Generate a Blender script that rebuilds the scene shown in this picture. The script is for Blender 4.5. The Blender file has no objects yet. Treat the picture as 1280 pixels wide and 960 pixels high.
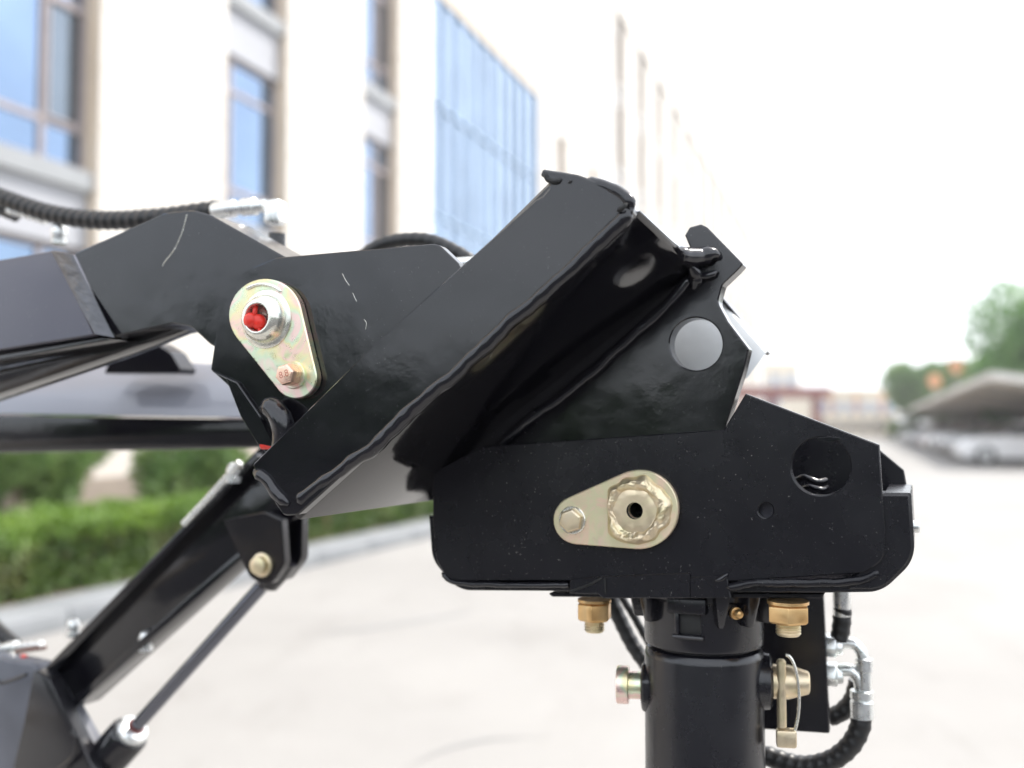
import bpy, bmesh, math, random
import numpy as np
from mathutils import Vector, Matrix, noise
random.seed(7); rng = np.random.default_rng(7)
S = bpy.context.scene
COL = S.collection
R = math.radians
# ------------------------------------------------------------------ camera
FPX, CX, CY, HOR = 1244.0, 640.0, 480.0, 535.0
CAMZ = 1.25
PITCH = math.atan((HOR - CY) / FPX)
cam_d = bpy.data.cameras.new('camera'); cam = bpy.data.objects.new('camera', cam_d); COL.objects.link(cam)
cam_d.sensor_width = 36.0; cam_d.lens = 36.0 * FPX / 1280.0
cam_d.clip_start = 0.02; cam_d.clip_end = 3000
cam.location = (0, 0, CAMZ); cam.rotation_euler = (R(90) + PITCH, 0, 0)
cam_d.dof.use_dof = True; cam_d.dof.focus_distance = 0.80; cam_d.dof.aperture_fstop = 2.8
cam_d.dof.aperture_blades = 8
S.camera = cam
# ------------------------------------------------------------------ sky, sun, exposure
SUN_AZ, SUN_EL = R(62), R(52)                      # azimuth from +Y towards +X
W = bpy.data.worlds.new("World"); S.world = W; W.use_nodes = True
nt = W.node_tree; nt.nodes.clear()
sky = nt.nodes.new('ShaderNodeTexSky'); sky.sky_type = 'NISHITA'; sky.sun_disc = False
sky.sun_elevation = SUN_EL; sky.sun_rotation = SUN_AZ; sky.air_density = 1.0; sky.dust_density = 3.0; sky.ozone_density = 1.0
bg = nt.nodes.new('ShaderNodeBackground'); bg.inputs['Strength'].default_value = 0.15
wo = nt.nodes.new('ShaderNodeOutputWorld')
wtc = nt.nodes.new('ShaderNodeTexCoord'); wmp = nt.nodes.new('ShaderNodeMapping'); wmp.inputs['Scale'].default_value = (1, 1, 2.2)
wn = nt.nodes.new('ShaderNodeTexNoise'); wn.inputs['Scale'].default_value = 1.6; wn.inputs['Detail'].default_value = 6
wr = nt.nodes.new('ShaderNodeMapRange'); wr.inputs[1].default_value = .3; wr.inputs[2].default_value = .7; wr.inputs[3].default_value = .55; wr.inputs[4].default_value = .95
wm = nt.nodes.new('ShaderNodeMix'); wm.data_type = 'RGBA'; wm.inputs[7].default_value = (7.6, 7.9, 8.3, 1)   # thin bright cloud veil
nt.links.new(wtc.outputs['Generated'], wmp.inputs[0]); nt.links.new(wmp.outputs[0], wn.inputs['Vector']); nt.links.new(wn.outputs['Fac'], wr.inputs[0])
nt.links.new(wr.outputs[0], wm.inputs[0]); nt.links.new(sky.outputs[0], wm.inputs[6])
nt.links.new(wm.outputs[2], bg.inputs[0]); nt.links.new(bg.outputs[0], wo.inputs[0])
sl = bpy.data.lights.new('sun', 'SUN'); sl.energy = 3.0; sl.angle = R(0.6); sl.color = (1.0, 0.95, 0.88)
so = bpy.data.objects.new('sun', sl); COL.objects.link(so)
sv = Vector((math.sin(SUN_AZ)*math.cos(SUN_EL), math.cos(SUN_AZ)*math.cos(SUN_EL), math.sin(SUN_EL)))
so.rotation_euler = (-sv).to_track_quat('-Z', 'Y').to_euler(); so.location = sv * 30
S.view_settings.view_transform = 'Standard'; S.view_settings.look = 'None'
S.view_settings.exposure = 1.08; S.view_settings.gamma = 1.0
S.cycles.max_bounces = 8
# ------------------------------------------------------------------ frames
TH = R(22.3)                                       # yaw of the loader
MU = Vector((math.cos(TH), -math.sin(TH), 0)); MW = Vector((math.sin(TH), math.cos(TH), 0)); MZ = Vector((0, 0, 1))
def ray(px, py):
    x = (px-CX)/FPX; y = (CY-py)/FPX; c, s = math.cos(PITCH), math.sin(PITCH)
    return Vector((x, c - y*s, s + y*c))
def M(px, py, d):                                  # point seen at a pixel on the loader plane at perpendicular distance d
    r = ray(px, py); t = d / r.dot(MW); return r*t + Vector((0, 0, CAMZ))
def uz(px, py, d):
    p = M(px, py, d); return p.dot(MU), p.z
def scl(px, py, d):                                # metres per pixel there
    return d / ray(px, py).dot(MW) / FPX
A = R(19.5)
SD = Vector((math.sin(A), math.cos(A), 0)); SR = Vector((math.cos(A), -math.sin(A), 0))
def ST(t, l, z=0):                                 # street frame: t along, l to the right
    return SD*t + SR*l + Vector((0, 0, z))
def GP(px, Y, z=0):                                # ground plan point at a pixel column and depth
    return Vector(((px-CX)/FPX*Y, Y, z))
def ZP(py, Y): return CAMZ + (HOR-py)/FPX*Y
# ------------------------------------------------------------------ materials
def newmat(name):
    m = bpy.data.materials.new(name); m.use_nodes = True
    return m, m.node_tree, m.node_tree.nodes['Principled BSDF']
def ramp(nt, fac, stops):
    r = nt.nodes.new('ShaderNodeValToRGB'); nt.links.new(fac, r.inputs[0]); e = r.color_ramp.elements
    e[0].position, e[0].color = stops[0][0], (*stops[0][1], 1); e[1].position, e[1].color = stops[-1][0], (*stops[-1][1], 1)
    for p, c in stops[1:-1]:
        q = e.new(p); q.color = (*c, 1)
    return r.outputs[0]
def nz(nt, scale, detail=4, rough=.5, dist=0, vec=None):
    n = nt.nodes.new('ShaderNodeTexNoise'); n.inputs['Scale'].default_value = scale
    n.inputs['Detail'].default_value = detail; n.inputs['Roughness'].default_value = rough; n.inputs['Distortion'].default_value = dist
    if vec is None:
        tc = nt.nodes.new('ShaderNodeTexCoord'); vec = tc.outputs['Object']
    nt.links.new(vec, n.inputs['Vector']); return n.outputs['Fac']
def mapped(nt, sc, rot=(0,0,0)):
    tc = nt.nodes.new('ShaderNodeTexCoord'); mp = nt.nodes.new('ShaderNodeMapping'); mp.inputs['Scale'].default_value = sc
    mp.inputs['Rotation'].default_value = rot; nt.links.new(tc.outputs['Object'], mp.inputs[0]); return mp.outputs[0]
def bump(nt, b, h, strength, dist):
    n = nt.nodes.new('ShaderNodeBump'); n.inputs['Strength'].default_value = strength; n.inputs['Distance'].default_value = dist
    nt.links.new(h, n.inputs['Height'])
    return n
def simple(name, col, rough=.5, metal=0, var=.12, scale=8, bmp=0, bscale=60, **kw):
    m, nt, b = newmat(name)
    f = nz(nt, scale)
    c = ramp(nt, f, [(.3, tuple(x*(1-var) for x in col)), (.7, tuple(min(1, x*(1+var)) for x in col))])
    nt.links.new(c, b.inputs['Base Color']); b.inputs['Roughness'].default_value = rough; b.inputs['Metallic'].default_value = metal
    for k, v in kw.items(): b.inputs[k].default_value = v
    if bmp:
        bn = bump(nt, b, nz(nt, bscale, 5), .6, bmp); nt.links.new(bn.outputs[0], b.inputs['Normal'])
    return m
def black_paint(name, base=.010, rough=.16, dust=.5, wav=.0006, spec=.5):
    m, nt, b = newmat(name)
    # dust specks and scuffs
    sp = nz(nt, 420, 2, .6); sm = ramp(nt, sp, [(.69, (0,0,0)), (.75, (1,1,1))])
    bigf = nz(nt, 11, 5, .62); bm = ramp(nt, bigf, [(.42, (0,0,0)), (.78, (1,1,1))])
    sc = nz(nt, 60, 6, .75, .6, mapped(nt, (1, 1, 9), (0, .7, .3))); scm = ramp(nt, sc, [(.70, (0,0,0)), (.80, (1,1,1))])
    def mul(a, bb):
        x = nt.nodes.new('ShaderNodeMath'); x.operation = 'MULTIPLY'
        nt.links.new(a, x.inputs[0])
        if isinstance(bb, float): x.inputs[1].default_value = bb
        else: nt.links.new(bb, x.inputs[1])
        return x.outputs[0]
    def add(a, bb):
        x = nt.nodes.new('ShaderNodeMath'); x.operation = 'ADD'; nt.links.new(a, x.inputs[0]); nt.links.new(bb, x.inputs[1]); x.use_clamp = True; return x.outputs[0]
    d1 = mul(mul(sm, bm), .8*dust); d2 = mul(bm, .012*dust); d3 = mul(mul(scm, bm), .22*dust)
    tot = add(add(d1, d2), d3)
    mix = nt.nodes.new('ShaderNodeMix'); mix.data_type = 'RGBA'
    nt.links.new(tot, mix.inputs[0]); mix.inputs[6].default_value = (base, base*.96, base*1.35, 1); mix.inputs[7].default_value = (.30, .29, .27, 1)
    nt.links.new(mix.outputs[2], b.inputs['Base Color'])
    rr = ramp(nt, nz(nt, 18, 5, .6), [(.3, (rough,)*3), (.75, (rough+.14,)*3)])
    nt.links.new(rr, b.inputs['Roughness'])
    b.inputs['IOR'].default_value = 1.55
    b.inputs['Specular IOR Level'].default_value = spec
    b1 = bump(nt, b, nz(nt, 22, 2, .4), .9, wav)
    b2 = bump(nt, b, nz(nt, 260, 3, .5), .35, .0001); nt.links.new(b1.outputs[0], b2.inputs['Normal'])
    nt.links.new(b2.outputs[0], b.inputs['Normal'])
    return m
def zinc(name, cols, rough=.32, metal=.85, scale=26):
    m, nt, b = newmat(name)
    f = nz(nt, scale, 3, .5, 1.2)
    n = len(cols); c = ramp(nt, f, [(.28 + .46*i/(n-1), cc) for i, cc in enumerate(cols)])
    nt.links.new(c, b.inputs['Base Color']); b.inputs['Metallic'].default_value = metal
    nt.links.new(ramp(nt, nz(nt, 150, 4), [(.3, (rough-.08,)*3), (.75, (rough+.15,)*3)]), b.inputs['Roughness'])
    bn = bump(nt, b, nz(nt, 700, 3, .5), .2, .00008); nt.links.new(bn.outputs[0], b.inputs['Normal'])
    return m
BLK = black_paint('black_paint', base=.006, rough=.07, wav=.0007)
FACEP = black_paint('smooth_black_paint', base=.004, rough=.04, dust=.3, wav=.00012)
BEAMP = black_paint('beam_paint_sky_sheen', base=.045, rough=.12, dust=1.2, wav=.0006)  # base lightened to paint in the sky's reflection; dust specks besides
BLKR = black_paint('satin_black_paint', base=.007, rough=.16, dust=1.0, wav=.0005)
BLKB = black_paint('bracket_black_paint', base=.007, rough=.20, dust=1.5, wav=.0006, spec=.30)
WELD = black_paint('painted_weld', base=.008, rough=.10, dust=.5, wav=.0015)
CAST = black_paint('painted_casting', base=.008, rough=.20, dust=.7, wav=.0006)
ZPINK = zinc('rainbow_zinc', [(.62,.66,.40), (.88,.62,.54), (.82,.74,.44), (.66,.76,.56), (.90,.64,.60), (.80,.72,.56)])
ZYEL = zinc('yellow_zinc', [(.62,.56,.34), (.72,.60,.42), (.66,.58,.44)], rough=.38)
ZTAN = zinc('tan_zinc', [(.66,.60,.36), (.76,.57,.43), (.66,.62,.40), (.76,.58,.46)], rough=.42, metal=.6, scale=30)
ZSIL = zinc('silver_zinc', [(.72,.72,.68), (.80,.78,.70), (.68,.72,.66)], rough=.22)
BRASS = zinc('copper_nut_plating', [(.62,.38,.16), (.74,.50,.24), (.60,.42,.22)], rough=.36)
CHROME = zinc('galvanised_fitting', [(.66,.68,.68), (.78,.79,.78), (.62,.66,.64)], rough=.28)
ROD = simple('chromed_rod', (.15,.155,.18), .16, 1.0, .05)
RED = simple('red_plastic', (.72,.03,.018), .42, 0, .2, 120)
RUBBER = simple('hose_rubber', (.012,.012,.013), .42, 0, .3, 90, .0003, 300)
BEIGE = simple('painted_ground_sheen', (.56,.57,.57), .35, 0, .15, 20, .0002, 80)  # light tone stands in for ground and sky mirrored in the plate
DARK = simple('dark_bore', (.01,.01,.01), .7)
CHROMED = simple('dull_fitting', (.20,.20,.21), .3, .6)
GREYW = simple('grey_weld_paint', (.075,.078,.09), .38, 0, .25, 60, .0006, 160)  # lighter, rougher paint than on the other welds
INK = simple('stamped_mark', (.45,.14,.09), .5)
# ------------------------------------------------------------------ builders
def link(name, me, mat=None, parent=None):
    o = bpy.data.objects.new(name, me); COL.objects.link(o)
    if mat is not None: me.materials.append(mat)
    if parent is not None: o.parent = parent
    return o
def tag(o, label=None, cat=None, group=None, kind=None):
    if label: o['label'] = label
    if cat: o['category'] = cat
    if group: o['group'] = group
    if kind: o['kind'] = kind
    return o
ROOTS = {}
def thing(name, label, cat, loc=(0,0,0), group=None, rz=0):
    o = bpy.data.objects.new(name, None); COL.objects.link(o); o.location = loc; o.rotation_euler = (0,0,rz)
    o.empty_display_size = .1
    return tag(o, label, cat, group)
def inv(parent):                                   # world -> thing coordinates
    m = Matrix.Identity(4); p = parent; ch = []
    while p is not None:
        ch.append(p); p = p.parent
    for q in reversed(ch):
        m = m @ (Matrix.Translation(q.location) @ q.rotation_euler.to_matrix().to_4x4())
    return m.inverted()
def mesh(name, vs, fs, mat, parent=None, smooth=40, world=True):
    if parent is not None and world:
        im = inv(parent); vs = [im @ Vector(v) for v in vs]
    me = bpy.data.meshes.new(name); me.from_pydata([tuple(v) for v in vs], [], fs); me.validate()
    if smooth:
        me.polygons.foreach_set('use_smooth', [True]*len(me.polygons)); me.update(); me.set_sharp_from_angle(angle=R(smooth))
    return link(name, me, mat, parent)
def rounded(pts):
    out = []; n = len(pts)
    for i, p in enumerate(pts):
        if len(p) < 3 or p[2] <= 0: out.append((p[0], p[1])); continue
        a = Vector(pts[i-1][:2]); b = Vector(p[:2]); c = Vector(pts[(i+1) % n][:2])
        d1 = (a-b).normalized(); d2 = (c-b).normalized(); ang = d1.angle(d2)
        L = min(p[2]/math.tan(ang/2), .48*(a-b).length, .48*(c-b).length); r = L*math.tan(ang/2)
        cen = b + (d1+d2).normalized()*(r/math.sin(ang/2))
        s = b+d1*L-cen; e = b+d2*L-cen
        a0 = math.atan2(s.y, s.x); a1 = math.atan2(e.y, e.x); da = (a1-a0+math.pi) % (2*math.pi) - math.pi
        k = max(3, int(abs(da)*r/3)+2); k = min(k, 24)
        for j in range(k+1):
            t = a0+da*j/k; out.append((cen.x+r*math.cos(t), cen.y+r*math.sin(t)))
    return out
def circ(x, y, rx, ry=None, n=40, ph=0):
    ry = ry or rx; return [(x+rx*math.cos(ph+2*math.pi*i/n), y+ry*math.sin(ph+2*math.pi*i/n)) for i in range(n)]
def teardrop(c1, r1, c2, r2, n=28):
    a = Vector(c1); b = Vector(c2); d = (b-a); L = d.length; base = math.atan2(d.y, d.x); k = math.acos((r1-r2)/L)
    out = [(a.x+r1*math.cos(base+k+(2*math.pi-2*k)*i/n), a.y+r1*math.sin(base+k+(2*math.pi-2*k)*i/n)) for i in range(n+1)]
    out += [(b.x+r2*math.cos(base-k+2*k*i/(n//2)), b.y+r2*math.sin(base-k+2*k*i/(n//2))) for i in range(n//2+1)]
    return out
def plate(name, pts, d, t, mat, parent=None, holes=(), bev=.0009, frame=None):
    """outline in picture coordinates, laid on the loader plane at distance d, thickness t away from the viewer"""
    P = rounded(pts)
    cu = bpy.data.curves.new(name, 'CURVE'); cu.dimensions = '2D'; cu.fill_mode = 'BOTH'
    cu.extrude = t/2 - bev; cu.bevel_depth = bev; cu.bevel_resolution = 0; cu.offset = -bev
    for loop in [P] + [rounded(h) for h in holes]:
        sp = cu.splines.new('POLY'); sp.points.add(len(loop)-1); sp.use_cyclic_u = True
        for q, (x, y) in zip(sp.points, loop):
            u, z = uz(x, y, d); q.co = (u, z, 0, 1)
    tmp = bpy.data.objects.new('tmp', cu); me = bpy.data.meshes.new_from_object(tmp)
    bpy.data.objects.remove(tmp); bpy.data.curves.remove(cu)
    im = inv(parent) if parent is not None else Matrix.Identity(4)
    for v in me.vertices:
        u, z, w = v.co; v.co = im @ (MU*u + MW*(d+t/2-w) + MZ*z)
    bm = bmesh.new(); bm.from_mesh(me); bmesh.ops.remove_doubles(bm, verts=bm.verts, dist=1e-6)
    bmesh.ops.recalc_face_normals(bm, faces=bm.faces); bm.to_mesh(me); bm.free()
    me.name = name; me.materials.clear()
    me.polygons.foreach_set('use_smooth', [True]*len(me.polygons)); me.update(); me.set_sharp_from_angle(angle=R(28))
    return link(name, me, mat, parent)
def basis(ax):
    ax = ax.normalized(); h = Vector((0,0,1)) if abs(ax.z) < .9 else Vector((1,0,0))
    e1 = ax.cross(h).normalized(); return e1, ax.cross(e1).normalized()
def lathe_geo(o, ax, prof, n=32, ph=0):
    e1, e2 = basis(ax); ax = ax.normalized(); vs = []; fs = []
    for r, h in prof:
        for i in range(n):
            a = ph+2*math.pi*i/n; vs.append(o + ax*h + (e1*math.cos(a)+e2*math.sin(a))*r)
    for k in range(len(prof)-1):
        for i in range(n):
            j = (i+1) % n; fs.append((k*n+i, k*n+j, (k+1)*n+j, (k+1)*n+i))
    fs.append(tuple(range(n))[::-1]); m0 = (len(prof)-1)*n; fs.append(tuple(range(m0, m0+n)))
    return vs, fs
def join(*gs):
    V = []; F = []
    for v, f in gs:
        k = len(V); V += list(v); F += [tuple(i+k for i in q) for q in f]
    return V, F
def lathe(name, o, ax, prof, mat, parent=None, n=32, ph=0, smooth=35):
    v, f = lathe_geo(o, ax, prof, n, ph); return mesh(name, v, f, mat, parent, smooth)
def catmull(P, step):
    P = [Vector(p) for p in P]; Q = [P[0]*2-P[1]] + P + [P[-1]*2-P[-2]]; out = []
    for i in range(1, len(Q)-2):
        a, b, c, d = Q[i-1:i+3]; n = max(2, int((c-b).length/step))
        for k in range(n):
            t = k/n; out.append(.5*((2*b)+(c-a)*t+(2*a-5*b+4*c-d)*t*t+(-a+3*b-3*c+d)*t**3))
    out.append(P[-1]); return out
def tube_geo(P, rf, n=14):
    """rf(i, s, theta) -> radius"""
    vs = []; fs = []; e1 = None; s = 0
    for i, p in enumerate(P):
        tg = (P[min(i+1, len(P)-1)]-P[max(i-1, 0)]).normalized()
        if e1 is None: e1 = basis(tg)[0]
        e1 = (e1 - tg*e1.dot(tg)).normalized(); e2 = tg.cross(e1)
        if i: s += (p-P[i-1]).length
        for k in range(n):
            a = 2*math.pi*k/n; vs.append(p+(e1*math.cos(a)+e2*math.sin(a))*rf(i, s, a))
    for i in range(len(P)-1):
        for k in range(n):
            j = (k+1) % n; fs.append((i*n+k, i*n+j, (i+1)*n+j, (i+1)*n+k))
    fs.append(tuple(range(n))[::-1]); m0 = (len(P)-1)*n; fs.append(tuple(range(m0, m0+n)))
    return vs, fs
def tube(name, P, r, mat, parent=None, n=14, step=.004, smooth=60):
    v, f = tube_geo(catmull(P, step), lambda i, s, a: r, n); return mesh(name, v, f, mat, parent, smooth)
def hose(name, P, r, mat, parent=None, pitch=.011, amp=.055, n=18):
    """rubber hose in a spiral guard"""
    C = catmull(P, .0014)
    v, f = tube_geo(C, lambda i, s, a: r*(1+amp*max(-.35, math.sin(a+2*math.pi*s/pitch))), n)
    return mesh(name, v, f, mat, parent, 80)
def weld(name, P, r, mat=None, parent=None, seed=0, lump=.32):
    C = catmull(P, r*.30); rg = random.Random(seed); off = Vector((rg.random()*50, rg.random()*50, 0))
    C = [p + MZ*(noise.noise(p*45+off)*r*.40) + MU*(noise.noise(p*40-off)*r*.30) for p in C]
    def rf(i, s, a):
        e = min(1, min(i, len(C)-1-i)/4.0)
        return r*(.35+.65*e)*(1+lump*.8*noise.noise(Vector((s/r*.30, math.cos(a)*.6, math.sin(a)*.6))+off)+.025*math.sin(s/r*2.6))
    v, f = tube_geo(C, rf, 12); return mesh(name, v, f, mat or WELD, parent, 80)
def MP(lst): return [M(*p) for p in lst]
def box_geo(c, ex, ey, ez):
    vs = [c+ex*a+ey*b+ez*g for a in (-1,1) for b in (-1,1) for g in (-1,1)]
    return vs, [(0,1,3,2),(4,6,7,5),(0,4,5,1),(2,3,7,6),(0,2,6,4),(1,5,7,3)]
def bevel_me(o, w, seg=1):
    bm = bmesh.new(); bm.from_mesh(o.data); bmesh.ops.recalc_face_normals(bm, faces=bm.faces)
    es = [e for e in bm.edges if len(e.link_faces) == 2 and e.calc_face_angle(0) > R(25)]
    bmesh.ops.bevel(bm, geom=es, offset=w, segments=seg, affect='EDGES', clamp_overlap=True, profile=.5)
    bm.to_mesh(o.data); bm.free()
    o.data.polygons.foreach_set('use_smooth', [True]*len(o.data.polygons)); o.data.update(); o.data.set_sharp_from_angle(angle=R(30))
    return o
def prism(name, front, back, mat, parent=None, bev=.0015, seg=2):
    """two matching rings of world points"""
    n = len(front); v = list(front)+list(back); f = [tuple(range(n))[::-1], tuple(range(n, 2*n))]
    f += [(i, (i+1) % n, n+(i+1) % n, n+i) for i in range(n)]
    o = mesh(name, v, f, mat, parent, 30)
    if bev: bevel_me(o, bev, seg)
    return o
def text_mark(txt, px, py, d, size_px, mat, parent, rot=0):
    cu = bpy.data.curves.new('stamp', 'FONT'); cu.body = txt; cu.size = size_px*scl(px, py, d)*1.4; cu.extrude = .00012
    cu.align_x = 'CENTER'; cu.align_y = 'CENTER'
    tmp = bpy.data.objects.new('tmp', cu); me = bpy.data.meshes.new_from_object(tmp); bpy.data.objects.remove(tmp)
    c = M(px, py, d); im = inv(parent)
    for v in me.vertices:
        x, y, z = v.co; x, y = x*math.cos(rot)-y*math.sin(rot), x*math.sin(rot)+y*math.cos(rot)
        v.co = im @ (c + MU*x + MZ*y - MW*z)
    me.materials.clear(); return link('stamped_mark', me, mat, parent)
def hexbolt(px, py, d, rpx, h, matw, math_, parent, stamp=None, rot=0, wr=1.18):
    s = scl(px, py, d); r = rpx*s; c = M(px, py, d)
    lathe('washer', c, -MW, [(r*wr, -.0005), (r*wr, .0018), (r*wr-.0006, .0024)], matw, parent, 36)
    hb = lathe('bolt', c, -MW, [(r*.97, .0020), (r, .0026), (r, h-.0022), (r*.93, h-.0006), (r*.80, h)], math_, parent, 6, rot, 20)
    bevel_me(hb, .0005, 2)
    if stamp:
        q = c - MW*h; # top of the head
        e = (q - Vector((0,0,CAMZ))); k = ray(0,0)
        x = e.x/ (e.y*math.cos(PITCH)+e.z*math.sin(PITCH)); y = (-e.y*math.sin(PITCH)+e.z*math.cos(PITCH))/(e.y*math.cos(PITCH)+e.z*math.sin(PITCH))
        text_mark(stamp, CX+x*FPX, CY-y*FPX, d-h+.0001, rpx*.62, INK, hb, rot=.3)
    return hb

exec_parts = []
# ================================================================== SETTING
def ground_mat():
    m, nt, b = newmat('pale_concrete')
    c1 = ramp(nt, nz(nt, .35, 7, .6), [(.3, (.215,.207,.198)), (.7, (.275,.266,.255))])
    st = ramp(nt, nz(nt, 1.7, 7, .68, .5, mapped(nt, (1, .35, 1), (0, 0, -A))), [(.52, (1,1,1)), (.78, (.82,.81,.80))])
    mx = nt.nodes.new('ShaderNodeMix'); mx.data_type = 'RGBA'; mx.blend_type = 'MULTIPLY'; mx.inputs[0].default_value = 1
    nt.links.new(c1, mx.inputs[6]); nt.links.new(st, mx.inputs[7]); nt.links.new(mx.outputs[2], b.inputs['Base Color'])
    b.inputs['Roughness'].default_value = .8
    bn = bump(nt, b, nz(nt, 120, 5), .5, .002); nt.links.new(bn.outputs[0], b.inputs['Normal']); return m
def sheet(name, pts, mat, z, thick=0):
    vs = [Vector((p[0], p[1], z)) for p in pts]; n = len(vs)
    if thick:
        vs += [v-Vector((0,0,thick)) for v in vs]; fs = [tuple(range(n))]+[(i, n+i, n+(i+1) % n, (i+1) % n) for i in range(n)]
    else: fs = [tuple(range(n))]
    o = mesh(name, vs, fs, mat, None, 0); tag(o, kind='structure')
    bm = bmesh.new(); bm.from_mesh(o.data); bmesh.ops.recalc_face_normals(bm, faces=bm.faces)
    if not thick and bm.faces[:][0].normal.z < 0: bmesh.ops.reverse_faces(bm, faces=bm.faces)
    bm.to_mesh(o.data); bm.free(); return o
sheet('ground', [(-900,-500), (900,-500), (900,1400), (-900,1400)], ground_mat(), 0)
def strip(t0, t1, l0, l1): return [ST(t0, l0), ST(t1, l0), ST(t1, l1), ST(t0, l1)]
KERBM = simple('kerb_stone', (.20,.21,.22), .75, 0, .12, 3, .002, 60)
SOIL = simple('soil', (.16,.13,.095), .95, 0, .25, 3, .02, 12)
WALKM = simple('walkway_paving', (.42,.42,.43), .8, 0, .1, 2, .002, 40)
# kerb stones: each one a piece
kroot = thing('kerb', 'pale grey kerb of long stones edging the concrete yard in front of the hedge', 'kerb', ST(8, -4.9))
k0 = None
for i in range(34):
    t = 1.0+i*1.0
    v, f = box_geo(ST(t+.5, -4.92, .055), SD*.494, SR*.22, Vector((0,0,.065)))
    if k0 is None:
        k0 = mesh('kerb_stone', v, f, KERBM, kroot, 30); bevel_me(k0, .012, 2); base_t = t
    else:
        o = k0.copy(); COL.objects.link(o); o.parent = kroot; o.location = SD*(t-base_t)
sheet('planting_bed', strip(-6, 60, -6.4, -5.14), SOIL, .10, .1)
sheet('walkway', strip(-6, 60, -9.0, -6.4), WALKM, .06, .06)
sheet('soil_bed', strip(-6, 60, -10.9, -9.0), SOIL, .08, .08)
# tyre mark arcs
TM = simple('rubber_trace', (.24,.24,.242), .7, 0, .05)
def arc_strip(pts, w):
    C = catmull([Vector((p[0], p[1], 0)) for p in pts], .05); L = []; Rr = []
    for i, p in enumerate(C):
        tg = (C[min(i+1, len(C)-1)]-C[max(i-1, 0)]).normalized(); nn = Vector((-tg.y, tg.x, 0)); ww = w*min(1, i/8, (len(C)-1-i)/8)
        L.append(p+nn*ww); Rr.append(p-nn*ww)
    vs = [v+Vector((0,0,.004)) for v in L+Rr]; n = len(C)
    o = mesh('tyre_mark', vs, [(i, i+1, n+i+1, n+i) for i in range(n-1)], TM, None, 0); tag(o, kind='structure'); return o
def gpx(px, py):
    Y = CAMZ*FPX/(py-HOR); return ((px-CX)/FPX*Y, Y)
arc_strip([gpx(505, 955), gpx(560, 930), gpx(620, 918), gpx(700, 916)], .010)
arc_strip([gpx(380, 792), gpx(470, 782), gpx(560, 768), gpx(600, 760)], .02)
# ---- foliage
def leaf_mat(name, stops, scale=1.2, zcol=None):
    m, nt, b = newmat(name)
    f = nz(nt, scale, 4, .6); c = ramp(nt, f, stops)
    nt.links.new(c, b.inputs['Base Color']); b.inputs['Roughness'].default_value = .5
    b.inputs['Subsurface Weight'].default_value = 0
    tr = nt.nodes.new('ShaderNodeBsdfTranslucent'); nt.links.new(c, tr.inputs[0]); ms = nt.nodes.new('ShaderNodeMixShader'); ms.inputs[0].default_value = .35
    out = nt.nodes['Material Output']; nt.links.new(b.outputs[0], ms.inputs[1]); nt.links.new(tr.outputs[0], ms.inputs[2]); nt.links.new(ms.outputs[0], out.inputs[0])
    return m
def leaves(name, C, size, mat, parent):
    n = len(C); a = rng.normal(size=(n,3)); a /= np.linalg.norm(a, axis=1)[:,None]
    b = rng.normal(size=(n,3)); b -= (b*a).sum(1)[:,None]*a; b /= np.linalg.norm(b, axis=1)[:,None]
    s = size*(.6+.8*rng.random(n))[:,None]
    V = np.stack([C-a*s, C+b*s*.45, C+a*s, C-b*s*.45], 1).reshape(-1,3)
    if parent is not None:
        im = np.array(inv(parent)); V = V@im[:3,:3].T+im[:3,3]
    me = bpy.data.meshes.new(name); me.vertices.add(4*n); me.vertices.foreach_set('co', V.ravel())
    me.loops.add(4*n); me.loops.foreach_set('vertex_index', np.arange(4*n)); me.polygons.add(n)
    me.polygons.foreach_set('loop_start', np.arange(0, 4*n, 4)); me.update(calc_edges=True); me.validate()
    return link(name, me, mat, parent)
def hedge(t0, t1, l0, l1, h, n, label, mat_top, mat_low):
    r = thing('hedge', label, 'hedge', ST((t0+t1)/2, (l0+l1)/2, .1))
    t = rng.uniform(t0, t1, n); l = rng.uniform(l0, l1, n)
    q = rng.random(n); face = rng.random(n)
    l = np.where(face < .45, l1-rng.exponential(.05, n), l); z = np.where(face < .45, q*h, h-rng.exponential(.05, n))
    bumpv = np.array([noise.noise(Vector((a*1.7, b*2, 0))) for a, b in zip(t, l)])*.09
    z = z+bumpv*(z/h); l = l+np.array([noise.noise(Vector((a*2.1, 3, c*3))) for a, c in zip(t, z)])*.09
    C = np.outer(t, np.array(SD))+np.outer(l, np.array(SR)); C[:,2] += z+.10
    up = z > h*.72
    leaves('new_growth', C[up], .035, mat_top, r); leaves('foliage', C[~up], .04, mat_low, r)
    g = []
    for i in range(int((t1-t0)*9)):
        tt = random.uniform(t0, t1); ll = l1-.05-random.random()*.25; p = ST(tt, ll, .09); q2 = p+Vector((random.uniform(-.08,.08), random.uniform(-.08,.08), h*.75))
        g.append(tube_geo([p, (p+q2)/2+Vector((random.uniform(-.03,.03),0,0)), q2], lambda i, s, a: .009, 5))
    st = mesh('stem', *join(*g), STEM, r, 60); tag(st, kind='stuff')
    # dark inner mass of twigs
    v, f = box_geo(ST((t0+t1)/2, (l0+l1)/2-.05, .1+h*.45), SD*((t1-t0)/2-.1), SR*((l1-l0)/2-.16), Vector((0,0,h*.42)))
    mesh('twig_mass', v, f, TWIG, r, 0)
    return r
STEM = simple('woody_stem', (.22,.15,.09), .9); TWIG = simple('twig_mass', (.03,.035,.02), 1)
LTOP = leaf_mat('hedge_new_leaves', [(.3, (.09,.18,.028)), (.7, (.20,.31,.045))], 1.5)
LLOW = leaf_mat('hedge_leaves', [(.25, (.05,.10,.025)), (.5, (.10,.16,.035)), (.75, (.20,.18,.08))], 2.5)
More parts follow.
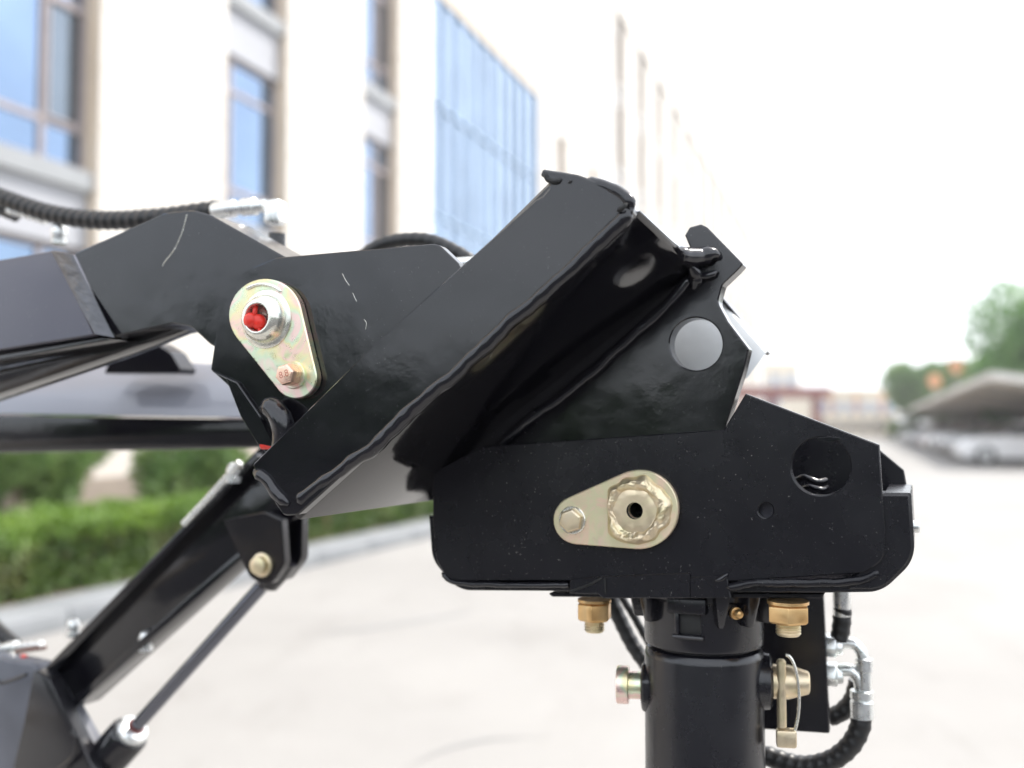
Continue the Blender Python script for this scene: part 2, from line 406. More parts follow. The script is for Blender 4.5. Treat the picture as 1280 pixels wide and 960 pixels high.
LSH = leaf_mat('shrub_leaves', [(.3, (.07,.15,.035)), (.7, (.20,.28,.08))], 1.5)
LTR = leaf_mat('tree_leaves', [(.3, (.05,.17,.035)), (.7, (.16,.32,.07))], .5)
LTR2 = leaf_mat('far_tree_leaves', [(.3, (.08,.20,.05)), (.7, (.22,.34,.10))], .4)
hedge(3.2, 26, -6.15, -5.25, .52, 56000, 'clipped knee high hedge with lime green tips running behind the kerb', LTOP, LLOW)
BARK = simple('bark', (.12,.09,.06), .95, 0, .3, 4, .02, 20)
def tree(name, base, h, rad, cz, n, label, cat, mat, leaf, group=None, squash=1.0, lobes=9, trunk_r=.12, seed=1):
    r = thing(name, label, cat, base, group); rg = random.Random(seed)
    top = Vector((rg.uniform(-.1,.1), rg.uniform(-.1,.1), cz)); g = [tube_geo(catmull([Vector((0,0,-.05)), Vector((.05,.03,cz*.5)), top], .3), lambda i, s, a: trunk_r*(1-.5*min(1, s/max(cz,.1))), 8)]
    cents = []
    for k in range(lobes):
        a = 2*math.pi*k/lobes*1.618+rg.random(); e = rg.uniform(-.5, 1); rr = rad*rg.uniform(.35,.7)
        c = Vector((math.cos(a)*rr, math.sin(a)*rr, cz+(h-cz)*.5*e)); c.z = min(max(c.z, cz*.75), h-rad*.35); cents.append((c, rad*rg.uniform(.38,.6)))
        g.append(tube_geo(catmull([top*.75, (top+c)/2, c], .3), lambda i, s, a: trunk_r*.35*max(.2, 1-s/(rad*1.2)), 6))
    v, f = join(*g); me = bpy.data.meshes.new('trunk'); me.from_pydata([tuple(x) for x in v], [], f); link('trunk', me, BARK, r)
    P = []
    for c, cr in cents:
        m = n//lobes; dv = rng.normal(size=(m,3)); dv /= np.linalg.norm(dv, axis=1)[:,None]
        rr = cr*(1-.55*rng.random(m)**2)[:,None]*(1+.22*np.array([noise.noise(Vector(x)*2.5+c) for x in dv]))[:,None]
        q = dv*rr; q[:,2] *= squash; P.append(q+np.array(c))
    P = np.concatenate(P); P[:,2] = np.maximum(P[:,2], .15)
    me = leaves('crown', P, leaf, mat, None); me.parent = r
    return r
# shrubs between hedge and building
tree('shrub', ST(9.2, -6.95, .05), 1.28, .62, .65, 5200, 'rounded green shrub behind the hedge, left of the taupe wall stretch', 'shrub', LSH, .045, lobes=8, trunk_r=.03, seed=3)
tree('shrub', ST(7.6, -7.9, .05), 1.35, .7, .7, 5200, 'loose shrub behind the hedge nearest the left edge of the photo', 'shrub', LSH, .05, lobes=8, trunk_r=.03, seed=5)
tree('shrub', ST(10.3, -9.9, .05), 1.5, .8, .8, 5200, 'taller shrub close to the building wall at far left', 'shrub', LSH, .05, lobes=8, trunk_r=.03, seed=8)
tree('shrub', ST(15.3, -8.0, .05), 1.45, .72, .85, 5200, 'yellowish shrub behind the hedge under the black cross beam end', 'shrub', LSH, .05, lobes=8, trunk_r=.03, seed=11)
tree('shrub', ST(17.6, -8.4, .05), 1.3, .7, .7, 5000, 'shrub behind the hedge hidden partly by the diagonal black arm', 'shrub', LSH, .05, lobes=8, trunk_r=.03, seed=12)
# ---- building
WALLM = simple('pale_stone_cladding', (.60,.565,.52), .65, 0, .05, .6, .001, 30)
REVM = simple('reveal_stone', (.66,.56,.44), .7, 0, .05, 1, .001, 30)
SPANM = simple('grey_spandrel_panel', (.36,.365,.39), .45, 0, .05, 1)
SILLM = simple('grey_sill', (.28,.29,.30), .5, 0, .05, 2)
FRM = simple('brown_grey_window_frame', (.31,.27,.27), .5, 0, .08, 4)
BACKM = simple('joint_backing', (.40,.37,.33), .9)
DGL = simple('dark_reveal', (.09,.08,.075), .6)
def glass(name, tint, rough=.02, dark=.6):
    m, nt, b = newmat(name); b.inputs['Metallic'].default_value = 1; b.inputs['Roughness'].default_value = rough
    c = ramp(nt, nz(nt, .6, 3), [(.3, tuple(x*.9 for x in tint)), (.7, tuple(min(1, x*1.2) for x in tint))]); nt.links.new(c, b.inputs['Base Color'])
    bn = bump(nt, b, nz(nt, .9, 2), .3, .01); nt.links.new(bn.outputs[0], b.inputs['Normal']); return m
GLS = glass('coated_window_glass', (.20,.275,.39))
GLD = glass('open_sash_glass', (.16,.19,.22), .15)
GLC = glass('curtain_wall_glass', (.30,.38,.49))
LB = 11.0; DEPTH = .42
bld = thing('office_building', 'long pale stone office building with tall blue windows along the left of the yard', 'building', ST(30, -LB))
def bx(t0, t1, l0, l1, z0, z1): return box_geo(ST((t0+t1)/2, (l0+l1)/2, (z0+z1)/2), SD*(abs(t1-t0)/2), SR*(abs(l1-l0)/2), Vector((0,0,(z1-z0)/2)))
TOP = 22.0
BAYS = [(4.7, 6.8, 0), (10.0, 12.1, 1), (15.3, 17.35, 2), (20.6, 22.5, 1)]
FAR = [(45.9+i*4.9, 47.9+i*4.9, 2) for i in range(14)]
FLO = [(.8, 3.95), (5.15, 8.3), (9.55, 12.65), (13.9, 17.0), (18.0, 20.8)]
END = 118
# wall body behind everything
mesh('wall', *bx(-2, END, -LB-12, -LB-DEPTH-.12, 0, TOP-.6), BACKM, bld, 0)
mesh('parapet', *bx(-2, END, -LB-DEPTH-.1, -LB+.12, TOP-.6, TOP+.3), WALLM, bld, 0)
piers = [(-2, 4.7), (6.8, 10.0), (12.1, 15.3), (17.35, 20.6), (22.5, 24.5)]
prev = 34.1
WC = [(36.3, 37.5), (41.1, 42.2)]
for a, b_ in WC: piers.append((prev, a)); prev = b_
for a, b_, _ in FAR: piers.append((prev, a)); prev = b_
piers.append((prev, END))
for a, b_ in piers:
    mesh('pier', *bx(a, b_, -LB-DEPTH-.12, -LB-.02, 0, TOP-.6), REVM, bld, 0)
mesh('upper_wall', *bx(24.5, 34.1, -LB-DEPTH-.12, -LB-.02, 13.35, TOP-.6), REVM, bld, 0)
# cladding panels
pm = None; npan = 0; rest = []
order = [(12.1,15.3),(17.35,20.6),(22.5,24.5),(6.8,10.0),(24.5,34.1)]
for (a, b_) in order+[p for p in piers if p[0] > 30]:
    cols = max(1, round((b_-a)/1.07)); w = (b_-a)/cols
    for c in range(cols):
        for k in range(22):
            z0 = .0+k*.972; z1 = z0+.972
            if a == 24.5 and z0 < 13.36: continue
            g = bx(a+c*w+.010, a+(c+1)*w-.010, -LB-.022, -LB+random.uniform(-.002,.003), z0+.010, z1-.010)
            if npan < 290 and a < 25: mesh('cladding_panel', *g, WALLM, bld, 0); npan += 1
            else: rest.append(g)
tag(mesh('far_cladding', *join(*rest), WALLM, bld, 0), kind='stuff')
def window(t0, t1, z0, z1, style, sub=True):
    L = -LB-DEPTH+.10; fw = .07
    g = []
    def bar(a, b_, c, d_, off=0): g.append(bx(a, b_, L-.05, L+.05+off, c, d_))
    bar(t0, t1, z0, z0+fw); bar(t0, t1, z1-fw, z1); bar(t0, t0+fw, z0+fw, z1-fw); bar(t1-fw, t1, z0+fw, z1-fw)
    w = t1-t0; H = z1-z0; zl = z0+H*.20; zu = z0+H*.80
    tv = t0+w*(.60 if style == 1 else .24); hb = .045
    bar(t0+fw, t1-fw, zl-hb, zl+hb, -.01); bar(t0+fw, t1-fw, zu-hb, zu+hb, -.01)
    for (c, d_) in ((z0+fw, zl-hb), (zl+hb, zu-hb), (zu+hb, z1-fw)): bar(tv-hb, tv+hb, c, d_, -.005)
    sash = (tv+hb, t1-fw) if style == 1 else (t0+fw, tv-hb)
    sw = .035
    for (a, b_, c, d_) in ((sash[0], sash[1], zl+hb, zl+hb+sw), (sash[0], sash[1], zu-hb-sw, zu-hb), (sash[0], sash[0]+sw, zl+hb+sw, zu-hb-sw), (sash[1]-sw, sash[1], zl+hb+sw, zu-hb-sw)): bar(a, b_, c, d_, .03)
    fr = mesh('window', *join(*g), FRM, bld, 0)
    for (a, b_) in ((t0+fw, tv-hb), (tv+hb, t1-fw)):
        for (c, d_) in ((z0+fw, zl-hb), (zl+hb, zu-hb), (zu+hb, z1-fw)):
            is_s = c > z0+.5 and d_ < z1-.5 and abs(a-sash[0]) < .01
            mesh('pane', *bx(a-.01, b_+.01, L-.012, L+.004, c-.01, d_+.01), GLD if is_s else GLS, fr, 0)
    return fr
for (t0, t1, st) in BAYS+FAR:
    for i, (z0, z1) in enumerate(FLO):
        window(t0+.02, t1-.02, z0, z1, st if (st != 1 or i != 1 or t0 > 15) else 1)
        zt = FLO[i+1][0] if i+1 < len(FLO) else TOP-.6
        mesh('spandrel', *bx(t0+.004, t1-.004, -LB-DEPTH-.1, -LB-.20, z1+.03, zt-.30), SPANM, bld, 0)
        if i+1 < len(FLO): mesh('sill', *bx(t0+.004, t1-.004, -LB-DEPTH-.1, -LB-.08, zt-.30, zt-.01), SILLM, bld, 0)
        mesh('window_head', *bx(t0+.004, t1-.004, -LB-DEPTH-.1, -LB-.22, z1-.01, z1+.03), DGL, bld, 0)
for (t0, t1) in WC:
    last = 0
    for (z0, z1) in FLO[:3]:
        mesh('wall_infill', *bx(t0, t1, -LB-DEPTH-.12, -LB-.01, last, z0), WALLM, bld, 0)
        window(t0, t1, z0, z1, 2); last = z1
    mesh('wall_infill', *bx(t0, t1, -LB-DEPTH-.12, -LB-.01, last, TOP-.6), WALLM, bld, 0)
# curtain wall
cw = []; NC, NR = 10, 4; t0, t1, z0, z1 = 24.52, 34.08, .9, 13.33
for c in range(NC+1):
    x = t0+(t1-t0)*c/NC; cw.append(bx(max(t0, x-.025), min(t1, x+.025), -LB-.2, -LB-.03, z0, z1))
for k in range(NR+1):
    z = z0+(z1-z0)*k/NR
    for c in range(NC): cw.append(bx(t0+(t1-t0)*c/NC+.031, t0+(t1-t0)*(c+1)/NC-.031, -LB-.2, -LB-.05, max(z0, z-.025), min(z1, z+.025)))
MUL = simple('pale_blue_mullion', (.24,.34,.46), .3)
cwf = mesh('curtain_wall', *join(*cw), MUL, bld, 0)
for c in range(NC):
    for k in range(NR):
        a = t0+(t1-t0)*c/NC+.03; b_ = t0+(t1-t0)*(c+1)/NC-.03; zz0 = z0+(z1-z0)*k/NR+.025; zz1 = z0+(z1-z0)*(k+1)/NR-.025
        cc = ST((a+b_)/2, -LB-.12, (zz0+zz1)/2); tl = random.uniform(-.03,.03)
        mesh('pane', *box_geo(cc, (SD+SR*tl).normalized()*((b_-a)/2), (SR-SD*tl)*.008, Vector((0,0,(zz1-zz0)/2))), GLC, cwf, 0)
mesh('plinth', *bx(-2, END, -LB-.02, -LB+.14, 0, .5), simple('taupe_plinth_stone', (.30,.26,.22), .8, 0, .1, 1.5, .002, 40), bld, 0)
# low taupe garden wall piece behind hedge
gw = mesh('garden_wall', *bx(11.0, 26.0, -9.2, -8.95, 0.02, 1.12), simple('taupe_render', (.36,.31,.27), .85, 0, .08, 1.2, .002, 40), None, 0)
tag(gw, 'low taupe rendered wall behind the hedge, in front of the office building', 'wall')
# ---- right side: canopy, cars, trees, gate, far building
CANT = simple('canopy_top', (.62,.60,.56), .6); CANU = simple('canopy_lining', (.70,.60,.48), .75, 0, .06, .5); POSTM = simple('canopy_post', (.45,.44,.42), .5)
can = thing('car_park_canopy', 'long beige car park canopy with pale edge over the parked cars on the right', 'canopy', ST(60, 7, 0))
ct0, ct1 = 33.5, 150; lf, lbk = 3.7, 10.5; zf, zb = 2.93, 1.95
def quad8(t0, t1, l0, l1, za0, zb0, th): 
    vs = [ST(t0,l0,za0), ST(t1,l0,za0), ST(t1,l1,zb0), ST(t0,l1,zb0)]; vs += [v-Vector((0,0,th)) for v in vs]
    return vs, [(0,1,2,3),(7,6,5,4),(0,4,5,1),(1,5,6,2),(2,6,7,3),(3,7,4,0)]
nb = 20
for i in range(nb):
    a = ct0+(ct1-ct0)*i/nb; b_ = ct0+(ct1-ct0)*(i+1)/nb-.02
    mesh('roof_panel', *quad8(a, b_, lf, lbk, zf, zb, .05), CANT, can, 0)
    mesh('lining_panel', *quad8(a, b_, lf+.1, lbk, zf-.052-.01, zb-.052, .04), CANU, can, 0)
    mesh('fascia', *quad8(a, b_, lf-.06, lf+.0, zf+.06, zf+.06, .26), CANT, can, 0)
    pst = mesh('post', *join(bx(a+.4, a+.6, 9.6, 9.8, 0, 2.0), quad8(a+.42, a+.58, lf+.4, 9.7, zf-.11, zb-.02, .14)), POSTM, can, 0)
mesh('end_fascia', *quad8(ct0-.06, ct0-.003, lf-.06, lbk, zf+.06, zb+.06, .26), CANT, can, 0)
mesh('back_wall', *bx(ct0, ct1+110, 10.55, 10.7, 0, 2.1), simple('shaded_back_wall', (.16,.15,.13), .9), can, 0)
# cars
TYRE = simple('tyre_rubber', (.02,.02,.02), .8); CGL = simple('car_glass', (.02,.025,.03), .06); LAMP = simple('headlight_glass', (.7,.72,.75), .1); RIM = simple('wheel_rim', (.5,.5,.5), .3, .9)
PAINTS = {n: simple(n, c, .22, 0, .02, 4) for n, c in (('white_car_paint', (.75,.75,.76)), ('silver_car_paint', (.45,.46,.48)), ('grey_car_paint', (.16,.17,.19)), ('dark_car_paint', (.03,.03,.035)), ('maroon_car_paint', (.18,.04,.04)))}
def carbox(prof, w0, w1, mat, name, parent, bev=.06):
    # prof: side outline (x along car, z); w0 width at bottom, w1 at top
    zs = [p[1] for p in prof]; za, zb_ = min(zs), max(zs)
    def wd(z): return (w0+(w1-w0)*(z-za)/(zb_-za))/2
    v = [Vector((x, -wd(z), z)) for x, z in prof]+[Vector((x, wd(z), z)) for x, z in prof]; n = len(prof)
    f = [tuple(range(n)), tuple(range(n, 2*n))[::-1]]+[(i, n+i, n+(i+1) % n, (i+1) % n) for i in range(n)]
    o = mesh(name, v, f, mat, None, 30); o.parent = parent; bevel_me(o, bev, 3); return o
def make_car(label, paint):
    r = thing('parked_car', label, 'car', (0,0,0), 'cars parked in a row under the canopy')
    b = carbox([(-2.2,.30),(-2.25,.62),(-2.18,.95),(-1.2,1.02),(.9,1.0),(1.9,.86),(2.22,.66),(2.25,.32),(1.95,.22),(-1.9,.22)], 1.78, 1.66, PAINTS[paint], 'body', r, .07)
    g = carbox([(-1.85,.98),(-1.35,1.40),(-.2,1.44),(.35,1.40),(1.15,.985)], 1.56, 1.20, CGL, 'windows', r, .05)
    carbox([(-1.42,1.37),(-1.28,1.46),(-.2,1.50),(.28,1.46),(.44,1.37)], 1.32, 1.16, PAINTS[paint], 'roof', r, .04)
    for sx in (-1.38, 1.38):
        for sy in (-1, 1):
            w = lathe('wheel', Vector((sx, sy*.86-(.1 if sy > 0 else -.1)*1, .33)), Vector((0, sy, 0)), [(.27,0),(.33,.03),(.33,.17),(.28,.2)], TYRE, None, 20); w.parent = r
            m_ = lathe('rim', Vector((sx, sy*.86-(.1 if sy > 0 else -.1), .33)), Vector((0, sy, 0)), [(.20,.19),(.20,.205),(.06,.215)], RIM, None, 16); m_.parent = w
    for sy in (-.62, .62):
        h = mesh('headlight', *box_geo(Vector((2.17, sy, .70)), Vector((.06,0,0)), Vector((0,.17,0)), Vector((0,0,.07))), LAMP, None, 30); h.parent = r; bevel_me(h, .02, 2)
    for sy in (-.92, .92):
        m_ = mesh('wing_mirror', *box_geo(Vector((.75, sy, 1.02)), Vector((.05,0,0)), Vector((0,.09,0)), Vector((0,0,.06))), PAINTS[paint], None, 30); m_.parent = r; bevel_me(m_, .02, 2)
    return r
cols = ['white_car_paint','grey_car_paint','dark_car_paint','grey_car_paint','silver_car_paint','dark_car_paint','white_car_paint','maroon_car_paint','silver_car_paint','white_car_paint','grey_car_paint','silver_car_paint','dark_car_paint','white_car_paint','silver_car_paint','dark_car_paint','white_car_paint','grey_car_paint','silver_car_paint','white_car_paint']
ang = math.atan2(SR.y, SR.x)
words = {'white_car_paint':'white','silver_car_paint':'silver','grey_car_paint':'grey','dark_car_paint':'black','maroon_car_paint':'maroon'}
ordn = ['nearest','second','third','fourth','fifth','sixth','seventh','eighth','ninth','tenth','eleventh','twelfth','thirteenth','fourteenth','fifteenth','sixteenth','seventeenth','eighteenth','nineteenth','farthest']
protos = {}
def dup(root):
    r = root.copy(); COL.objects.link(r)
    for ch in root.children:
        c = ch.copy(); COL.objects.link(c); c.parent = r
        for g in ch.children:
            d = g.copy(); COL.objects.link(d); d.parent = c
    return r
for i, p in enumerate(cols):
    lab = ('%s saloon car %s in the row under the canopy, counted from the near end' % (words[p], ordn[i]))
    if p in protos: c = dup(protos[p])
    else: c = make_car(lab, p); protos[p] = c
    c['label'] = lab; c.location = ST(37.5+i*3.0+random.uniform(-.1,.1), 5.1+random.uniform(-.15,.15), .002); c.rotation_euler = (0, 0, ang+math.pi+random.uniform(-.03,.03))
# trees right
tree('street_tree', GP(1338, 52), ZP(352, 52), 4.6, 4.6, 34000, 'large dark green tree at the right edge rising above the canopy', 'tree', LTR, .17, 'trees behind the canopy', seed=21, trunk_r=.22, lobes=12)
tree('street_tree', GP(1282, 60), ZP(420, 60), 2.6, 3.4, 14000, 'smaller tree just left of the large dark tree at the right edge', 'tree', LTR, .17, 'trees behind the canopy', seed=25, trunk_r=.16, lobes=9)
for i, (px, Y, py, rad, lab) in enumerate([(1146, 92, 447, 3.2, 'leftmost round tree behind the far end of the canopy'), (1172, 90, 443, 3.0, 'round light green tree behind the canopy, right of the leftmost tree'), (1200, 84, 441, 3.0, 'tree behind the canopy at the orange disc signs'), (1224, 78, 448, 2.8, 'pale tree behind the canopy nearest the large dark tree')]):
    tree('street_tree', GP(px, Y), ZP(py, Y), rad, 4.2, 12000, lab, 'tree', LTR2, .2, 'trees behind the canopy', seed=30+i, trunk_r=.2, lobes=9)
ORG = simple('orange_sign_paint', (.70,.36,.20), .6)
for px, py, Y, lab in ((1168, 476, 62, 'round orange sign on the left thin pole above the canopy'), (1195, 458, 58, 'round orange sign on the right taller thin pole above the canopy')):
    b = GP(px, Y); z = ZP(py, Y); r = thing('disc_sign', lab, 'sign', b, 'orange disc signs')
    lathe('pole', b, Vector((0,0,1)), [(.05,0),(.05,z)], POSTM, r, 10)
    lathe('sign_disc', b+Vector((0,-.1,z)), Vector((0,-1,0)), [(.44,0),(.44,.04),(.40,.05)], ORG, r, 28)
# distant building
FB = simple('cream_far_wall', (.66,.58,.46), .8, 0, .04, .2); FBR = simple('terracotta_band', (.62,.36,.20), .8)
fb = thing('far_building', 'low cream building with orange bands and grey windows at the end of the street', 'building', GP(1075, 125))
Y = 125; x0 = (1018-CX)/FPX*Y; x1 = (1119-CX)/FPX*Y; zt = ZP(490, Y)
def ab(x0, x1, y0, y1, z0, z1): return box_geo(Vector(((x0+x1)/2, (y0+y1)/2, (z0+z1)/2)), Vector((abs(x1-x0)/2,0,0)), Vector((0,abs(y1-y0)/2,0)), Vector((0,0,(z1-z0)/2)))
mesh('wall', *ab(x0, x1, Y, Y+14, 0, zt), FB, fb, 0); mesh('parapet', *ab(x0-.2, x1+.2, Y-.25, Y+14.2, zt, zt+.35), FB, fb, 0)
for i in range(6):
    xx = x0+.8+i*1.62
    for z in (.9, 3.2):
        wf = mesh('window', *ab(xx, xx+.9, Y-.06, Y-.003, z, z+1.3), FRM, fb, 0); mesh('pane', *ab(xx+.08, xx+.82, Y-.075, Y-.062, z+.08, z+1.22), GLS, wf, 0)
    if i % 2 == 0: mesh('orange_band', *ab(xx+.98, xx+1.5, Y-.05, Y-.004, 3.0, zt-.1), FBR, fb, 0)
fw2 = thing('far_office_block', 'pale office block fading behind the gate at the end of the street', 'building', GP(960, 160))
Y = 160; mesh('wall', *ab((905-CX)/FPX*Y, (1000-CX)/FPX*Y, Y, Y+20, 0, ZP(452, Y)), FB, fw2, 0)
for i in range(5):
    xx = (912-CX)/FPX*Y+i*2.3
    for z in (1.2, 4.6, 8.0):
        wf = mesh('window', *ab(xx, xx+1.2, Y-.06, Y-.003, z, z+1.8), FRM, fw2, 0); mesh('pane', *ab(xx+.1, xx+1.1, Y-.075, Y-.062, z+.1, z+1.7), GLS, wf, 0)
# gate
GATE = simple('red_brown_gate_paint', (.24,.075,.065), .5)
gt = thing('gate_frame', 'red brown flat topped gateway at the end of the building', 'gateway', GP(985, 88)); Y = 88
mesh('gate_beam', *ab((900-CX)/FPX*Y, (1037-CX)/FPX*Y, Y-.6, Y+3, ZP(497, Y), ZP(484, Y)), GATE, gt, 0)
for px in (912, 960, 1016): mesh('gate_post', *ab((px-CX)/FPX*Y, (px+9-CX)/FPX*Y, Y-.2, Y+.5, 0, ZP(497, Y)), GATE, gt, 0)
# planting strip far right under the canopy front
tree('shrub', GP(1132, 96), 1.9, 1.6, .9, 3000, 'green shrub on the ground at the far end of the row of cars', 'shrub', LSH, .12, lobes=6, trunk_r=.05, seed=60)
sheet('unseen_dark_sheet', [(-60,-90), (60,-90), (60,-.45), (-60,-.45)], simple('unseen_sheet_grey', (.040,.040,.044), .9, 0, .2, 1.5, .004, 60), .02)  # unseen dark sheet added behind the viewer to darken the paint's reflections
# wood that the paint mirrors, behind the viewer
def backwood():
    C = []
    for k in range(26):
        a = R(180)+R(-64+k*5.2); r0 = 19+3*random.random(); c = np.array([math.sin(a)*r0, math.cos(a)*r0, 0])
        m = 1500; dv = rng.normal(size=(m,3)); dv /= np.linalg.norm(dv, axis=1)[:,None]; h = random.uniform(1.5, 3.4)
        q = dv*(.55+.45*rng.random(m)[:,None])*np.array([1.7, 1.7, h*.6])+c; q[:,2] += h*.62; C.append(q)
    C = np.concatenate(C); C[:,2] = np.maximum(C[:,2], .1)
    o = leaves('shrub_belt', C, .22, leaf_mat('dark_shrub_leaves', [(.3, (.03,.09,.025)), (.7, (.08,.15,.04))], .5), None); tag(o, 'belt of dark green shrubs across the yard behind the viewer', 'shrubs', kind='stuff')
backwood()
# ================================================================== LOADER ARM
LD = thing('loader', 'black steel loader with its lift arm, hoses and cylinder on the left', 'loader', M(60, 700, .98)*1 - Vector((0,0,0)))
# gooseneck plate (box of two cheeks)
dG = .735
goose = [(92,317), (205,266,40), (240,262,30), (262,268,20), (372,330), (430,380), (330,470), (262,430), (238,408,14), (215,404,14), (141,421)]
plate('gooseneck_arm', goose, dG, .060, BLK, LD, bev=.0012)
# beam, whose outer face leans back to the sky
def quadM(lst): return [M(*p) for p in lst]
bt, bb = .752, .722
front = quadM([(-260,372,bt+.01), (66,313,bt), (90,318,bt-.002), (140,421,bb), (115,417,bb), (-260,482,bb)])
front = quadM([(-260,368,bt), (68,313,bt), (117,418,bb), (-260,478,bb)])
back = [p+MW*.07 for p in front]
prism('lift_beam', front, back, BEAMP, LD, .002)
# lower flange of the beam and its inner parts
prism('beam_flange', quadM([(-260,480,.732), (118,421,.732), (140,424,.732), (-260,500,.732)]), [p+MW*.055 for p in quadM([(-260,480,.732), (118,421,.732), (140,424,.732), (-260,500,.732)])], BLK, LD, .001)
prism('lower_gusset', quadM([(-200,505,.76), (100,440,.76), (215,405,.76), (228,408,.76), (150,440,.76), (-200,560,.76)]), [p+MW*.03 for p in quadM([(-200,505,.76), (100,440,.76), (215,405,.76), (228,408,.76), (150,440,.76), (-200,560,.76)])], BLK, LD, .001)
def patch(name, q, nu, nv, amp, mat, parent, seed=0, th=.004):
    off = Vector((seed*7.3, 1.7, seed)); vs = []; fs = []; a, b, c, d_ = q; nn = (b-a).cross(d_-a).normalized()
    if nn.y > 0: nn = -nn
    for j in range(nv+1):
        for i in range(nu+1):
            u = i/nu; v = j/nv; p = a*(1-u)*(1-v)+b*u*(1-v)+c*u*v+d_*(1-u)*v
            e = math.sin(math.pi*u)**.5
            vs.append(p+nn*(th*e+amp*e*(noise.noise(Vector((u*2.2, v*9, 0))+off)+.6*noise.noise(Vector((u*6, v*26, 3))+off))))
    for j in range(nv):
        for i in range(nu): k = j*(nu+1)+i; fs.append((k, k+1, k+nu+2, k+nu+1))
    return mesh(name, vs, fs, mat, parent, 80)
patch('weld_seam', MP([(64,314,.752), (91,318,.738), (143,422,.728), (118,417,.7215)]), 14, 70, .0014, GREYW, LD, 3, .0015)
0 and weld('weld_seam', MP([(76,318,.737), (88,345,.731), (103,378,.724), (118,405,.719), (128,417,.719)]), .0068, parent=LD, seed=2, lump=.4)
0 and weld('weld_seam', MP([(70,318,.741), (83,348,.735), (97,382,.728), (110,408,.722), (118,417,.722)]), .0036, parent=LD, seed=4)
weld('weld_seam', MP([(234,268,.735), (228,290,.735), (218,312,.735), (207,326,.735), (203,333,.735)]), .00045, ZSIL, LD, seed=9)
# tilted inner bracket behind the neck
plate('inner_bracket', [(150,440,6), (190,426,12), (212,440,10), (226,462,6), (222,467), (130,467), (140,440)], .985, .03, BLK, LD)
# rear cross beam: face leaning back + dark underside
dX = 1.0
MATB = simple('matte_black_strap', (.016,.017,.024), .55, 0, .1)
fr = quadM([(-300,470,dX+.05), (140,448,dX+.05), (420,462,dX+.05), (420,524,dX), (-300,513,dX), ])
prism('cross_beam', fr, [p+MW*.14 for p in fr], simple('cross_beam_sky_sheen', (.27,.28,.32), .12, 0, .05, 6), LD, .003)  # bright blue-grey base paints a strong reflection into the face
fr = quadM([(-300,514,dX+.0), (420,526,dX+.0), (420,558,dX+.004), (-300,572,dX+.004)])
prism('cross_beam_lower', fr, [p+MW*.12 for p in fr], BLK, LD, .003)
# diagonal link arm
fr = quadM([(322,560,.95), (392,560,.95), (378,640,.95), (92,880,.95), (52,843,.95)])
prism('tilt_arm', fr, [p+MW*.022 for p in fr], BLK, LD, .003)
fr = quadM([(318,566,.935), (325,572,.935), (56,850,.935), (49,842,.935)])
prism('arm_flange', fr, [p+MW*.042 for p in fr], BLK, LD, .001)
fr = quadM([(300,688,.935), (306,694,.935), (92,886,.935), (86,878,.935)])
prism('arm_flange', fr, [p+MW*.042 for p in fr], BLK, LD, .001)
# clevis
plate('clevis_lug', [(278,650), (330,640), (352,650), (356,706,22), (336,735,18), (312,722,16), (292,680)], .925, .012, BLK, LD)
plate('clevis_lug', [(330,636), (378,636,4), (377,700,22), (352,732,20), (330,716)], .965, .014, BLK, LD)
c = M(328, 706, .925); s = scl(328, 706, .925)
lathe('clevis_bolt', c, -MW, [(15*s,0),(15*s,.002),(11*s,.003),(11*s,.010),(9*s,.011)], ZYEL, LD, 24)
# hydraulic cylinder
p0 = M(346, 712, .955); p1 = M(163, 916, .955); ax = (p1-p0).normalized(); Lr = (p1-p0).length; s = scl(250, 820, .955)
lathe('rod', p0, ax, [(8.6*s,0),(8.6*s,Lr)], ROD, LD, 28)
lathe('rod_eye', p0-ax*.0, ax, [(15*s,-.02),(17*s,-.005),(17*s,.018),(10*s,.026)], BLK, LD, 28)
cy = lathe('cylinder_barrel', p1, ax, [(24*s,0),(26*s,.004),(26*s,.5)], BLK, LD, 40)
lathe('gland', p1, -ax, [(21*s,-.002),(21*s,.006),(18*s,.010),(12*s,.012)], CHROME, cy, 36)
lathe('wiper_ring', p1-ax*.012, -ax, [(11*s,0),(11*s,.002),(9*s,.003)], simple('dull_red_seal', (.14,.03,.025), .5), cy, 28)
# body corner bottom left
fr = quadM([(-120,800,.93), (40,830,.93), (62,852,.93), (136,985,.93), (-120,1020,.93)])
prism('body_panel', fr, [p+MW*.03 for p in fr], simple('grey_black_body', (.10,.105,.125), .3, 0, .2, 12), LD, .004, 3)
fr = quadM([(42,838,.915), (62,850,.915), (126,985,.915), (10,985,.915), (30,900,.915)])
prism('body_bracket', fr, [p+MW*.02 for p in fr], BLKR, LD, .002)
tube('body_handle', MP([(-5,850,.915), (2,854,.915), (22,848,.915), (33,843,.915)]), .0022, BLK, LD)
tube('body_rib', MP([(70,965,.905), (92,945,.905), (96,920,.905), (90,915,.905)]), .003, BLK, LD)
